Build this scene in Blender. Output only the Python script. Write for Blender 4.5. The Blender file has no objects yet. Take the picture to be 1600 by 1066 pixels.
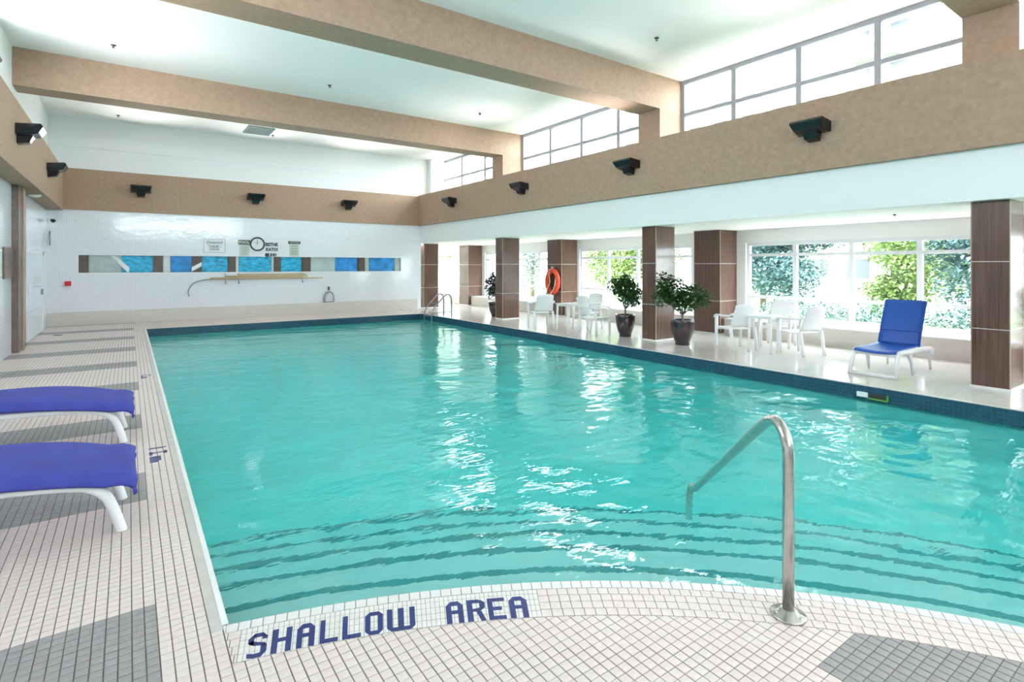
import bpy, bmesh, math, random
import numpy as np
from mathutils import Vector, Matrix
random.seed(7)
S = bpy.context.scene
COL = S.collection
R = math.radians

# ---------------------------------------------------------------- camera
cam = bpy.data.cameras.new('camera'); co = bpy.data.objects.new('camera', cam); COL.objects.link(co)
co.location = (0, 0, 1.6); co.rotation_euler = (R(90), 0, R(-35.25))
cam.sensor_width = 36; cam.lens = 842.4 / 1600 * 36
cam.shift_x = 3.3 / 1600; cam.shift_y = -(533 - 416) / 1600
cam.clip_start = .05; cam.clip_end = 500
S.camera = co
# ---------------------------------------------------------------- world, exposure
W = bpy.data.worlds.new('world'); S.world = W; W.use_nodes = True
bg = W.node_tree.nodes['Background']; bg.inputs[0].default_value = (.94, .965, 1, 1); bg.inputs[1].default_value = 14.0
S.view_settings.view_transform = 'Standard'; S.view_settings.look = 'None'
S.view_settings.gamma = 1; S.view_settings.use_curve_mapping = False
S.view_settings.exposure = 0.66
CEILING_FILL_W = 17.0  # power of the fill lights added inside the unlit uplighters
try:
    S.cycles.max_bounces = 14; S.cycles.diffuse_bounces = 7; S.cycles.transmission_bounces = 6
    S.cycles.transparent_max_bounces = 16; S.cycles.sample_clamp_indirect = 8
    S.cycles.use_denoising = True
except Exception: pass

def portal(name, loc, rot, sx, sy):
    l = bpy.data.lights.new(name, 'AREA'); l.shape = 'RECTANGLE'; l.size = sx; l.size_y = sy
    l.cycles.is_portal = True
    o = bpy.data.objects.new(name, l); o.location = loc; o.rotation_euler = rot; COL.objects.link(o)
# daylight portals in the window openings, the added unseen ones too (they guide sampling, emit nothing)
LOWB = [(-3.2, 1.4), (2.64, 7.22), (8.7, 13.0), (14.3, 18.7), (20.0, 24.2)]
for a, b in LOWB: portal('window_portal', (12.17, (a + b) / 2, 1.25), (0, R(90), 0), 1.75, b - a)
CLER = [(-3.4, 1.84), (2.41, 7.465), (8.05, 13.32), (13.88, 18.6)]
for a, b in CLER: portal('window_portal', (10.02, (a + b) / 2, 4.94), (0, R(90), 0), 1.4, b - a)
portal('window_portal', (2.8, -4.25, 4.2), (R(90), 0, 0), 7, 1.0)  # portal of the added front window
LCL_ADDED = [(3.8,7.3),(8.2,11.8)]  # unseen high left openings, added to let daylight in
for a, b in LCL_ADDED: portal('window_portal', (-2.05, (a + b) / 2, 4.95), (0, R(-90), 0), 1.2, b - a)

# ---------------------------------------------------------------- helpers
def tag(o, label=None, cat=None, group=None, kind=None):
    if label: o['label'] = label
    if cat: o['category'] = cat
    if group: o['group'] = group
    if kind: o['kind'] = kind
    return o
def empty(name, loc=(0, 0, 0), rz=0, label=None, cat=None, group=None, kind=None):
    o = bpy.data.objects.new(name, None); COL.objects.link(o); o.location = loc; o.rotation_euler = (0, 0, rz)
    o.empty_display_size = .1
    return tag(o, label, cat, group, kind)
def link(name, me, mat, parent=None, kind=None):
    o = bpy.data.objects.new(name, me); COL.objects.link(o)
    if mat is not None and len(me.materials) == 0: me.materials.append(mat)
    if parent: o.parent = parent
    if kind: o['kind'] = kind
    return o
class MB:
    def __init__(s): s.v = []; s.f = []; s.sm = []
    def add(s, vs, fs, sm=False):
        n = len(s.v); s.v += [tuple(p) for p in vs]; s.f += [tuple(i + n for i in f) for f in fs]; s.sm += [sm] * len(fs); return s
    def box(s, x0, x1, y0, y1, z0, z1):
        return s.add([(x0,y0,z0),(x1,y0,z0),(x1,y1,z0),(x0,y1,z0),(x0,y0,z1),(x1,y0,z1),(x1,y1,z1),(x0,y1,z1)],
                     [(3,2,1,0),(4,5,6,7),(0,1,5,4),(1,2,6,5),(2,3,7,6),(3,0,4,7)])
    def prism(s, pts, z0, z1):           # polygon ccw in xy
        n = len(pts)
        return s.add([(x,y,z0) for x,y in pts] + [(x,y,z1) for x,y in pts],
                     [tuple(range(n-1,-1,-1)), tuple(range(n,2*n))] + [(i,(i+1)%n,n+(i+1)%n,n+i) for i in range(n)])
    def tube(s, pts, r, n=10, sz=1.0, cap=True, closed=False):
        pts = [Vector(p) for p in pts]; m = len(pts); rr = r if isinstance(r, (list, tuple)) else [r]*m
        vs = []; up = None
        for i, p in enumerate(pts):
            if closed: t = (pts[(i+1)%m] - pts[i-1]).normalized()
            else: t = (pts[min(i+1,m-1)] - pts[max(i-1,0)]).normalized()
            if up is None:
                a = Vector((0,0,1)) if abs(t.z) < .9 else Vector((1,0,0)); up = (a - t*a.dot(t)).normalized()
            else:
                up = (up - t*up.dot(t)).normalized()
            sd = t.cross(up)
            for k in range(n):
                an = 2*math.pi*k/n; vs.append(p + (up*math.cos(an)*sz + sd*math.sin(an))*rr[i])
        fs = [(i*n+k, i*n+(k+1)%n, (i+1)*n+(k+1)%n, (i+1)*n+k) for i in range(m-1) for k in range(n)]
        if closed: fs += [((m-1)*n+k, (m-1)*n+(k+1)%n, (k+1)%n, k) for k in range(n)]
        s.add(vs, fs, True)
        if cap and not closed:
            b = len(s.v) - len(vs)
            s.f += [tuple(b+k for k in range(n-1,-1,-1)), tuple(b+(m-1)*n+k for k in range(n))]; s.sm += [False]*2
        return s
    def lathe(s, prof, c=(0,0,0), n=24, cap=True):
        vs = [(c[0]+r*math.cos(2*math.pi*k/n), c[1]+r*math.sin(2*math.pi*k/n), c[2]+z) for r,z in prof for k in range(n)]
        m = len(prof)
        fs = [(i*n+k, i*n+(k+1)%n, (i+1)*n+(k+1)%n, (i+1)*n+k) for i in range(m-1) for k in range(n)]
        s.add(vs, fs, True)
        if cap:
            b = len(s.v)-len(vs); s.f += [tuple(b+k for k in range(n-1,-1,-1)), tuple(b+(m-1)*n+k for k in range(n))]; s.sm += [False]*2
        return s
    def sheet(s, P, thick=None):          # grid of points [i][j]
        a, b = len(P), len(P[0])
        vs = [p for row in P for p in row]; s.add(vs, [(i*b+j,(i+1)*b+j,(i+1)*b+j+1,i*b+j+1) for i in range(a-1) for j in range(b-1)], True); return s
    def build(s, name, mat, parent=None, bevel=0, kind=None, seg=2):
        me = bpy.data.meshes.new(name); me.from_pydata(s.v, [], s.f)
        me.polygons.foreach_set('use_smooth', s.sm)
        bm = bmesh.new(); bm.from_mesh(me); bmesh.ops.recalc_face_normals(bm, faces=bm.faces)
        if bevel:
            ed = [e for e in bm.edges if len(e.link_faces) == 2 and e.calc_face_angle(0) > .6]
            bmesh.ops.bevel(bm, geom=ed, offset=bevel, segments=seg, affect='EDGES', profile=.6)
        bm.to_mesh(me); bm.free(); me.update()
        return link(name, me, mat, parent, kind)
def copy_tree(o, parent=None):
    c = o.copy(); COL.objects.link(c)
    if parent: c.parent = parent
    for ch in [x for x in o.children]: copy_tree(ch, c)
    return c
def bez(pts, n=8):                        # Catmull-Rom through points
    P = [Vector(p) for p in pts]; out = []
    for i in range(len(P)-1):
        p0 = P[max(i-1,0)]; p1 = P[i]; p2 = P[i+1]; p3 = P[min(i+2,len(P)-1)]
        for k in range(n):
            t = k/n
            out.append(.5*((2*p1)+(-p0+p2)*t+(2*p0-5*p1+4*p2-p3)*t*t+(-p0+3*p1-3*p2+p3)*t**3))
    out.append(P[-1]); return out

# ---------------------------------------------------------------- materials
def mat(name, col, rough=.5, metal=0, spec=.5, coat=0, noise=None, bump=None, alpha=None, emis=None):
    m = bpy.data.materials.new(name); m.use_nodes = True; nt = m.node_tree; b = nt.nodes['Principled BSDF']
    b.inputs['Base Color'].default_value = (*col, 1); b.inputs['Roughness'].default_value = rough
    b.inputs['Metallic'].default_value = metal; b.inputs['Specular IOR Level'].default_value = spec
    b.inputs['Coat Weight'].default_value = coat; b.inputs['Coat Roughness'].default_value = .08
    tc = nt.nodes.new('ShaderNodeTexCoord')
    if noise:                             # (scale, amount, stretch xyz)
        sc, am = noise[:2]; st = noise[2] if len(noise) > 2 else (1,1,1)
        mp = nt.nodes.new('ShaderNodeMapping'); mp.inputs['Scale'].default_value = st
        nz = nt.nodes.new('ShaderNodeTexNoise'); nz.inputs['Scale'].default_value = sc; nz.inputs['Detail'].default_value = 5
        nt.links.new(tc.outputs['Object'], mp.inputs[0]); nt.links.new(mp.outputs[0], nz.inputs['Vector'])
        mx = nt.nodes.new('ShaderNodeMix'); mx.data_type = 'RGBA'
        mx.inputs['A'].default_value = (*[c*(1-am) for c in col], 1); mx.inputs['B'].default_value = (*[min(1, c*(1+am)) for c in col], 1)
        rp = nt.nodes.new('ShaderNodeMapRange'); rp.inputs[1].default_value = .3; rp.inputs[2].default_value = .7
        nt.links.new(nz.outputs['Fac'], rp.inputs[0]); nt.links.new(rp.outputs[0], mx.inputs['Factor'])
        nt.links.new(mx.outputs['Result'], b.inputs['Base Color'])
    if bump:                              # (scale, strength, distance)
        nz2 = nt.nodes.new('ShaderNodeTexNoise'); nz2.inputs['Scale'].default_value = bump[0]; nz2.inputs['Detail'].default_value = 4
        nt.links.new(tc.outputs['Object'], nz2.inputs['Vector'])
        bp = nt.nodes.new('ShaderNodeBump'); bp.inputs['Strength'].default_value = bump[1]; bp.inputs['Distance'].default_value = bump[2]
        nt.links.new(nz2.outputs['Fac'], bp.inputs['Height']); nt.links.new(bp.outputs[0], b.inputs['Normal'])
    if emis: b.inputs['Emission Color'].default_value = (*emis[:3], 1); b.inputs['Emission Strength'].default_value = emis[3]
    return m
def tile_mat(name, col, grout, size, gw, rough, axes='xy', var=.06, bump=.3, wave=0):
    m = mat(name, col, rough); nt = m.node_tree; b = nt.nodes['Principled BSDF']
    tc = nt.nodes.new('ShaderNodeTexCoord'); sp = nt.nodes.new('ShaderNodeSeparateXYZ'); cb = nt.nodes.new('ShaderNodeCombineXYZ')
    nt.links.new(tc.outputs['Object'], sp.inputs[0])
    nt.links.new(sp.outputs['XYZ'.index(axes[0].upper())], cb.inputs[0]); nt.links.new(sp.outputs['XYZ'.index(axes[1].upper())], cb.inputs[1])
    br = nt.nodes.new('ShaderNodeTexBrick'); br.offset = 0; br.squash = 1
    br.inputs['Scale'].default_value = 1/size; br.inputs['Brick Width'].default_value = 1; br.inputs['Row Height'].default_value = 1
    br.inputs['Mortar Size'].default_value = gw/size; br.inputs['Mortar Smooth'].default_value = .2
    br.inputs['Color1'].default_value = (*[c*(1-var) for c in col],1); br.inputs['Color2'].default_value = (*[min(1,c*(1+var)) for c in col],1)
    br.inputs['Mortar'].default_value = (*grout,1)
    nt.links.new(cb.outputs[0], br.inputs['Vector']); nt.links.new(br.outputs['Color'], b.inputs['Base Color'])
    bp = nt.nodes.new('ShaderNodeBump'); bp.invert = True; bp.inputs['Strength'].default_value = bump; bp.inputs['Distance'].default_value = .002
    nt.links.new(br.outputs['Fac'], bp.inputs['Height'])
    last = bp
    if wave:
        nz = nt.nodes.new('ShaderNodeTexNoise'); nz.inputs['Scale'].default_value = 9; nz.inputs['Detail'].default_value = 3
        nt.links.new(tc.outputs['Object'], nz.inputs['Vector'])
        b2 = nt.nodes.new('ShaderNodeBump'); b2.inputs['Strength'].default_value = wave; b2.inputs['Distance'].default_value = .01
        nt.links.new(nz.outputs['Fac'], b2.inputs['Height']); nt.links.new(bp.outputs[0], b2.inputs['Normal']); last = b2
    nt.links.new(last.outputs[0], b.inputs['Normal'])
    return m
M = {}
M['ceiling'] = mat('white_ceiling_paint', (.90,.88,.88), .7, bump=(60,.15,.004))
M['white'] = mat('white_wall_paint', (.80,.82,.82), .6, bump=(80,.1,.003))
M['soffit'] = mat('white_soffit_paint', (.86,.85,.82), .6)
M['stucco'] = mat('brown_stucco', (.39,.262,.183), .75, noise=(14,.10), bump=(90,.5,.006))
M['walltile'] = tile_mat('glossy_white_wall_tile', (.80,.83,.88), (.62,.65,.70), .05, .003, .07, 'xz', .02, .2, .22)
M['walltile_y'] = tile_mat('glossy_white_side_tile', (.78,.82,.87), (.6,.64,.69), .05, .003, .12, 'yz', .02, .25, .12)
M['ledge'] = tile_mat('cream_ledge_tile', (.66,.63,.58), (.5,.48,.45), .05, .003, .35, 'xz', .03)
M['lowwall'] = mat('cream_low_wall_paint', (.66,.61,.54), .6, noise=(5,.04))
M['tile'] = mat('cream_floor_tile', (.76,.65,.615), .38, noise=(30,.05), bump=(120,.15,.002))
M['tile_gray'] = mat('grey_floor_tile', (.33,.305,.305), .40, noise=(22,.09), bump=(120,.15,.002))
M['edge_tile'] = mat('white_edge_tile', (.80,.79,.77), .25, noise=(30,.03))
M['letter_bg'] = mat('white_letter_tile', (.80,.76,.72), .3, noise=(30,.05))
M['blue_letter'] = mat('navy_letter_tile', (.018,.034,.17), .3, noise=(60,.2))
M['grout'] = mat('dark_grout', (.16,.14,.125), .8, noise=(25,.2))
M['deck'] = tile_mat('pale_deck_tile', (.70,.655,.625), (.52,.48,.46), .0466, .003, .12, 'xy', .05, .2)
M['coping'] = mat('pale_coping', (.60,.57,.53), .4, noise=(12,.06))
M['coping_edge'] = mat('white_coping_edge', (.85,.85,.83), .35)
M['bandtile'] = mat('dark_blue_band_tile', (.016,.075,.13), .25, noise=(35,.35))
M['bandgrout'] = mat('blue_grey_grout', (.05,.12,.18), .7)
M['plaster'] = mat('pool_plaster', (.93,.95,.93), .6, noise=(3,.03))
M['step_stripe'] = mat('teal_step_tile', (.02,.13,.17), .35, noise=(60,.4))
M['steel'] = mat('brushed_steel', (.56,.53,.50), .24, 1, noise=(40,.08))
M['steel_dark'] = mat('grey_steel', (.30,.33,.37), .3, 1)
M['frame_white'] = mat('white_window_frame', (.80,.81,.82), .4)
M['frame_gray'] = mat('grey_window_frame', (.30,.32,.36), .4)
M['plastic'] = mat('white_plastic', (.82,.82,.82), .35)
M['cream_plastic'] = mat('cream_plastic', (.78,.75,.70), .4)
M['blue_fabric'] = mat('royal_blue_fabric', (.045,.058,.34), .75, noise=(6,.12), bump=(220,.25,.002))
M['blue_sling'] = mat('blue_sling_mesh', (.012,.085,.42), .4, noise=(50,.12), bump=(300,.2,.001))
M['black'] = mat('black_gloss', (.008,.008,.010), .22)
M['blackmatte'] = mat('black_matte', (.02,.02,.02), .6)
M['sprinkler'] = mat('sprinkler_metal', (.10,.10,.10), .4, .6)
M['pot'] = mat('dark_glazed_pot', (.030,.016,.020), .14, coat=.6, noise=(6,.3))
M['soil'] = mat('soil', (.04,.03,.02), .9)
M['leaf'] = mat('ficus_leaf', (.035,.10,.022), .35, noise=(9,.5))
M['leaf_dark'] = mat('dark_leaf', (.025,.05,.03), .4, noise=(9,.4))
M['bark'] = mat('grey_bark', (.20,.16,.12), .8)
M['red'] = mat('orange_red_ring', (.72,.07,.025), .4)
M['rope'] = mat('rope', (.65,.60,.50), .8)
M['redpanel'] = mat('red_panel', (.45,.02,.05), .4)
M['pole_wood'] = mat('tan_pole', (.56,.46,.30), .5)
M['paper'] = mat('pale_green_paper', (.55,.62,.56), .6)
M['paper_white'] = mat('white_paper', (.74,.78,.80), .5)
M['ink'] = mat('sign_ink', (.05,.06,.07), .6)
M['inkgreen'] = mat('dark_green_ink', (.07,.11,.09), .6)
M['alarm'] = mat('alarm_red', (.55,.02,.03), .4)
M['vent'] = mat('grey_green_vent', (.18,.25,.25), .5)
M['door'] = mat('white_door_paint', (.72,.78,.84), .25)
M['brownpost'] = mat('brown_cladding', (.17,.12,.095), .3, noise=(8,.15))
M['tanstrip'] = mat('tan_metal_strip', (.45,.34,.25), .35)
M['green'] = mat('green_plastic', (.14,.35,.08), .4)
M['greenglass'] = mat('green_tinted_pane', (.22,.45,.34), .1)
M['strip_blue'] = mat('bright_blue_pane', (.04,.44,.78), .25, spec=.3, noise=(7,.45,(1,1,2)))
M['strip_blue2'] = mat('deep_blue_pane', (.03,.30,.74), .25, spec=.3, noise=(5,.3))
M['strip_gray'] = mat('grey_green_pane', (.46,.56,.54), .25, noise=(3,.15))
M['strip_pale'] = mat('pale_pane', (.66,.72,.72), .25)
M['strip_post'] = mat('dark_brown_post', (.10,.075,.06), .35, noise=(10,.2))
M['tower'] = mat('pale_concrete', (.72,.74,.76), .7)
M['balcony'] = mat('dull_balcony_paint', (.12,.12,.09), .7)
M['towerwin'] = mat('tower_glass', (.04,.05,.06), .3)
M['ground'] = mat('pale_paving', (.55,.54,.50), .8, noise=(.5,.1))
M['grass'] = mat('lawn', (.16,.24,.09), .9, noise=(3,.3))
M['tree1'] = mat('bluish_green_foliage', (.10,.19,.19), .6, noise=(1.5,.5))
M['tree2'] = mat('yellow_green_foliage', (.26,.36,.12), .6, noise=(1.5,.5))
M['tree3'] = mat('pale_grey_foliage', (.25,.30,.27), .6, noise=(1.5,.4))
def wood_mat():
    m = mat('brown_wood_laminate', (.15,.07,.045), .24, spec=.45, coat=.3); nt = m.node_tree; b = nt.nodes['Principled BSDF']
    tc = nt.nodes.new('ShaderNodeTexCoord'); mp = nt.nodes.new('ShaderNodeMapping'); mp.inputs['Scale'].default_value = (14,14,.35)
    nz = nt.nodes.new('ShaderNodeTexNoise'); nz.inputs['Scale'].default_value = 3; nz.inputs['Detail'].default_value = 6
    cr = nt.nodes.new('ShaderNodeValToRGB'); cr.color_ramp.elements[0].position = .3; cr.color_ramp.elements[0].color = (.070,.030,.020,1)
    cr.color_ramp.elements[1].position = .72; cr.color_ramp.elements[1].color = (.17,.085,.058,1)
    nt.links.new(tc.outputs['Object'], mp.inputs[0]); nt.links.new(mp.outputs[0], nz.inputs['Vector']); nt.links.new(nz.outputs['Fac'], cr.inputs[0])
    nt.links.new(cr.outputs[0], b.inputs['Base Color']); return m
M['wood'] = wood_mat()
def glass_mat(name, tint=(1,1,1)):
    m = bpy.data.materials.new(name); m.use_nodes = True; nt = m.node_tree; nt.nodes.clear()
    o = nt.nodes.new('ShaderNodeOutputMaterial'); t = nt.nodes.new('ShaderNodeBsdfTransparent'); t.inputs[0].default_value = (*tint,1)
    g = nt.nodes.new('ShaderNodeBsdfGlossy'); g.inputs['Roughness'].default_value = .02
    lw_ = nt.nodes.new('ShaderNodeLayerWeight'); pw = nt.nodes.new('ShaderNodeMath'); pw.operation = 'POWER'; pw.inputs[1].default_value = 5
    f = nt.nodes.new('ShaderNodeMath'); f.operation = 'MULTIPLY_ADD'; f.inputs[1].default_value = .7; f.inputs[2].default_value = .03
    nt.links.new(lw_.outputs['Facing'], pw.inputs[0]); nt.links.new(pw.outputs[0], f.inputs[0]); mx = nt.nodes.new('ShaderNodeMixShader')
    nt.links.new(f.outputs[0], mx.inputs[0]); nt.links.new(t.outputs[0], mx.inputs[1]); nt.links.new(g.outputs[0], mx.inputs[2]); nt.links.new(mx.outputs[0], o.inputs[0])
    return m
M['glass'] = glass_mat('window_glass', (.93,.97,.98))
def water_mat():
    m = bpy.data.materials.new('pool_water'); m.use_nodes = True; nt = m.node_tree; nt.nodes.clear()
    o = nt.nodes.new('ShaderNodeOutputMaterial')
    rf = nt.nodes.new('ShaderNodeBsdfRefraction'); rf.inputs['IOR'].default_value = 1.33; rf.inputs['Roughness'].default_value = 0
    df = nt.nodes.new('ShaderNodeBsdfDiffuse'); df.inputs[0].default_value = (.07,.86,.82,1)     # light scattered back by the treated water
    m1 = nt.nodes.new('ShaderNodeMixShader'); m1.inputs[0].default_value = .22
    gl = nt.nodes.new('ShaderNodeBsdfGlossy'); gl.inputs['Roughness'].default_value = .02
    fr = nt.nodes.new('ShaderNodeFresnel'); fr.inputs[0].default_value = 1.33
    m2 = nt.nodes.new('ShaderNodeMixShader')
    tc = nt.nodes.new('ShaderNodeTexCoord'); nz = nt.nodes.new('ShaderNodeTexNoise'); nz.inputs['Scale'].default_value = 1; nz.inputs['Detail'].default_value = 3
    mp = nt.nodes.new('ShaderNodeMapping'); mp.inputs['Scale'].default_value = (3.2,7.5,1); mp.inputs['Rotation'].default_value = (0,0,R(-12))
    bp = nt.nodes.new('ShaderNodeBump'); bp.inputs['Strength'].default_value = .45; bp.inputs['Distance'].default_value = .02
    nt.links.new(tc.outputs['Object'], mp.inputs[0]); nt.links.new(mp.outputs[0], nz.inputs['Vector']); nt.links.new(nz.outputs['Fac'], bp.inputs['Height'])
    for n in (rf, gl, fr): nt.links.new(bp.outputs[0], n.inputs['Normal'])
    nt.links.new(rf.outputs[0], m1.inputs[1]); nt.links.new(df.outputs[0], m1.inputs[2])
    nt.links.new(fr.outputs[0], m2.inputs[0]); nt.links.new(m1.outputs[0], m2.inputs[1]); nt.links.new(gl.outputs[0], m2.inputs[2])
    nt.links.new(m2.outputs[0], o.inputs['Surface'])
    va = nt.nodes.new('ShaderNodeVolumeAbsorption'); va.inputs[0].default_value = (.08,.965,.965,1); va.inputs[1].default_value = .58
    nt.links.new(va.outputs[0], o.inputs['Volume'])
    return m
M['water'] = water_mat()

# ================================================================ STRUCTURE
XL, XR, XC, YB, YF, ZC = -1.76, 11.41, 9.85, 18.6, -4.0, 5.63     # left wall, window wall, clerestory, back wall, front wall, ceiling
XG = 11.95                                                        # glazed wall behind the low ledge
PL, PR, PF, PN = .36, 8.05, 16.54, -2.6                            # pool edges
CX0, CY0, RA = -.714, -1.856, 4.675                                # circle of the curved near pool edge
WZ = -.185                                                         # water level
def struct(name, mb, m, parent=None, bevel=0, label=None):
    o = mb.build(name, m, parent, bevel)
    if not parent: o['kind'] = 'structure'
    if label: o['label'] = label
    return o
def wall_boxes(mb, axis, p0, p1, a0, a1, z0, z1, holes):
    """wall slab across axis ('x': thickness p0..p1 in x, runs in y) with rectangular holes (a0,a1,z0,z1)"""
    As = sorted({a0, a1, *[max(a0,h[0]) for h in holes], *[min(a1,h[1]) for h in holes]})
    for i in range(len(As)-1):
        lo, hi = As[i], As[i+1]; mid = (lo+hi)/2; cuts = sorted((h[2],h[3]) for h in holes if h[0] < mid < h[1]); z = z0
        for c0, c1 in cuts + [(z1,z1)]:
            if c0 > z + 1e-6:
                if axis == 'x': mb.box(p0,p1,lo,hi,z,c0)
                else: mb.box(lo,hi,p0,p1,z,c0)
            z = max(z,c1)
    return mb
ang0 = math.acos((PL-CX0)/RA)
arc = [(CX0+RA*math.cos(a), CY0+RA*math.sin(a)) for a in np.linspace(ang0, 0, 60)]
# floor slab: grout bed under the built tiles, finished deck to the right
fl = MB(); G = -.003
fl.prism([(XL,YF),(PL,YF),(PL,YB),(XL,YB)], -.35, G)
fl.prism([(PL,YF),(arc[-1][0],YF),(arc[-1][0],PN)] + arc[::-1], -.35, G)
fl.prism([(arc[-1][0],YF),(XG+.2,YF),(XG+.2,PN),(arc[-1][0],PN)], -.35, G)
fl.prism([(PL,PF),(PR,PF),(PR,YB),(PL,YB)], -.35, G)
floor = struct('floor', fl, M['grout'])
d = MB().box(PR+.06, XG+.2, PN, 25, -.35, 0).box(PR,PR+.06,PF,25,-.35,0)
d.box(arc[-1][0]+.1, PR+.06, YF, PN, G-.01, 0)
dk = d.build('side_deck', M['deck'], floor)

# ---- floor tiles (real pieces on the grout bed)
P = .0466; GX, GY = .0046, .0032
def clip(poly, nx, ny, c):                # keep nx*x+ny*y <= c
    out = []
    for i in range(len(poly)):
        a, b = poly[i], poly[(i+1)%len(poly)]; da = nx*a[0]+ny*a[1]-c; db = nx*b[0]+ny*b[1]-c
        if da <= 0: out.append(a)
        if (da < 0 < db) or (db < 0 < da):
            t = da/(da-db); out.append((a[0]+(b[0]-a[0])*t, a[1]+(b[1]-a[1])*t))
    return out
RB = RA - .275                            # inner edge of the curved border
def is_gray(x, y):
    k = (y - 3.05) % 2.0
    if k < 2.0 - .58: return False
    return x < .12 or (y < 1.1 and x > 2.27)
def proj(x, y, z=0):
    a = R(35.25); dd = x*math.sin(a)+y*math.cos(a); u = x*math.cos(a)-y*math.sin(a)
    return (796.7+842.4*u/dd, 416+842.4*(1.6-z)/dd, dd) if dd > .05 else (-9e9,-9e9,dd)
tiles = []; clipped = []
XT1 = .2905; XT2 = XT1 + P
for ix in range(-1, 232):
    x0 = XL + ix*P
    for iy in range(-25, 460):
        y0 = -1.0 + iy*P
        if y0 + P > YB or y0 < YF or x0 < XL - .001: continue
        xc, yc = x0+P/2, y0+P/2
        if yc > PF + .04:
            if x0 + P > 9.0: continue
        elif xc < XT1 or (xc < XT2 and yc < 2.66):
            if x0 + P > (XT2 if yc < 2.66 else XT1) + .001: continue
        elif xc > 4.2: continue
        r = math.hypot(xc-CX0, yc-CY0)
        if yc < PF and xc > XT2:
            if r > RB + .04: continue
        elif yc < PF + .04 and xc > XT2: continue
        rec = (x0+GX/2, x0+P-GX/2, y0+GY/2, y0+P-GY/2)
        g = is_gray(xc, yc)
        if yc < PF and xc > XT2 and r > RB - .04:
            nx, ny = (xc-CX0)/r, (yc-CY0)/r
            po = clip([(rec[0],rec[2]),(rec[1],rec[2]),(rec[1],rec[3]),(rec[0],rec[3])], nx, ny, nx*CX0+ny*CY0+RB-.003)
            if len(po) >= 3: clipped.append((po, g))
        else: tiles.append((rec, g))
def onscreen(t):
    x = (t[0][0]+t[0][1])/2; y = (t[0][2]+t[0][3])/2; px, py, dd = proj(x, y); return 0 <= px <= 1600 and 0 <= py <= 1066, dd
sc = sorted(((onscreen(t)[1], i) for i, t in enumerate(tiles) if onscreen(t)[0]))
near = {i for _, i in sc[:300]}
def tile_mesh(nm, m):
    w, h = P-GX, P-GY
    b = MB().box(-w/2,w/2,-h/2,h/2,-.004,0); me = bpy.data.meshes.new(nm); me.from_pydata(b.v,[],b.f)
    bm = bmesh.new(); bm.from_mesh(me); bmesh.ops.recalc_face_normals(bm, faces=bm.faces)
    top = [e for e in bm.edges if all(v.co.z > -.001 for v in e.verts)]
    bmesh.ops.bevel(bm, geom=top, offset=.0012, segments=1, affect='EDGES'); bm.to_mesh(me); bm.free(); me.materials.append(m); return me
TM = {False: tile_mesh('tile', M['tile']), True: tile_mesh('tile', M['tile_gray'])}
stuff = {False: MB(), True: MB()}
for i, (rec, g) in enumerate(tiles):
    if i in near:
        o = link('tile', TM[g], None, floor); o.location = ((rec[0]+rec[1])/2, (rec[2]+rec[3])/2, random.uniform(-.0004,.0003))
        o.rotation_euler = (random.uniform(-.006,.006), random.uniform(-.006,.006), 0)
    else:
        z = random.uniform(-.0004,.0003); x0,x1,y0,y1 = rec
        stuff[g].add([(x0,y0,z),(x1,y0,z),(x1,y1,z),(x0,y1,z),(x0,y0,-.004),(x1,y0,-.004),(x1,y1,-.004),(x0,y1,-.004)],
                     [(0,1,2,3),(0,4,5,1),(1,5,6,2),(2,6,7,3),(3,7,4,0)])
for po, g in clipped: stuff[g].prism(po, -.004, 0)
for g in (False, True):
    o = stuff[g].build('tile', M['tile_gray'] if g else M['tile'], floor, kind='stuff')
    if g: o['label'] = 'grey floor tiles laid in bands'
# ---- curved border: edge row and four rows behind it
def ring_piece(nm, r0, r1, da, m, a=0):
    n = 2; pts = [(r1*math.cos(t), r1*math.sin(t)) for t in np.linspace(-da/2,da/2,n)] + [(r0*math.cos(t), r0*math.sin(t)) for t in np.linspace(da/2,-da/2,n)]
    b = MB().prism(pts, -.004, 0); me = bpy.data.meshes.new(nm); me.from_pydata(b.v,[],b.f)
    bm = bmesh.new(); bm.from_mesh(me); bmesh.ops.recalc_face_normals(bm, faces=bm.faces); bm.to_mesh(me); bm.free(); me.materials.append(m); return me
LET = [('S',75.52,74.56),('H',74.32,73.32),('A',73.06,72.12),('L',71.85,70.88),('L',70.65,69.64),('O',69.42,68.42),('W',68.2,66.6),
       ('A',64.8,63.78),('R',63.57,62.48),('E',62.32,61.28),('A',61.04,59.94)]
aL0, aL1 = 75.95, 59.2                    # lettering panel (degrees)
a_end = 31.0
row_w = .21/4
def ring_row(nm, r0, r1, pitch, m, a_from, a_to, gap=.0035):
    rm = (r0+r1)/2; da = math.degrees(pitch/rm); n = int(round((a_from-a_to)/da)); da = (a_from-a_to)/max(n,1)
    me = ring_piece(nm, r0+gap/2, r1-gap/2, R(da)-gap/rm, m)
    for k in range(n):
        o = link(nm, me, None, floor); o.location = (CX0,CY0,random.uniform(-.0003,.0003)); o.rotation_euler = (0,0,R(a_from-(k+.5)*da))
XE = XT2 + .003
def start(r0): return math.degrees(math.acos((XE+.002-CX0)/r0))
def filler(nm, r0, r1, a, m):
    y0 = CY0+math.sqrt(r0*r0-(XE-CX0)**2); y1 = CY0+math.sqrt(r1*r1-(XE-CX0)**2)
    c1 = (CX0+r1*math.cos(R(a)), CY0+r1*math.sin(R(a))); c0 = (CX0+r0*math.cos(R(a)), CY0+r0*math.sin(R(a)))
    MB().prism([(XE,y0),c0,c1,(XE,y1)], -.004, 0).build(nm, m, floor)
amax = start(RA-.062); filler('edge_tile', RA-.062, RA-.006, amax, M['edge_tile'])
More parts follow.
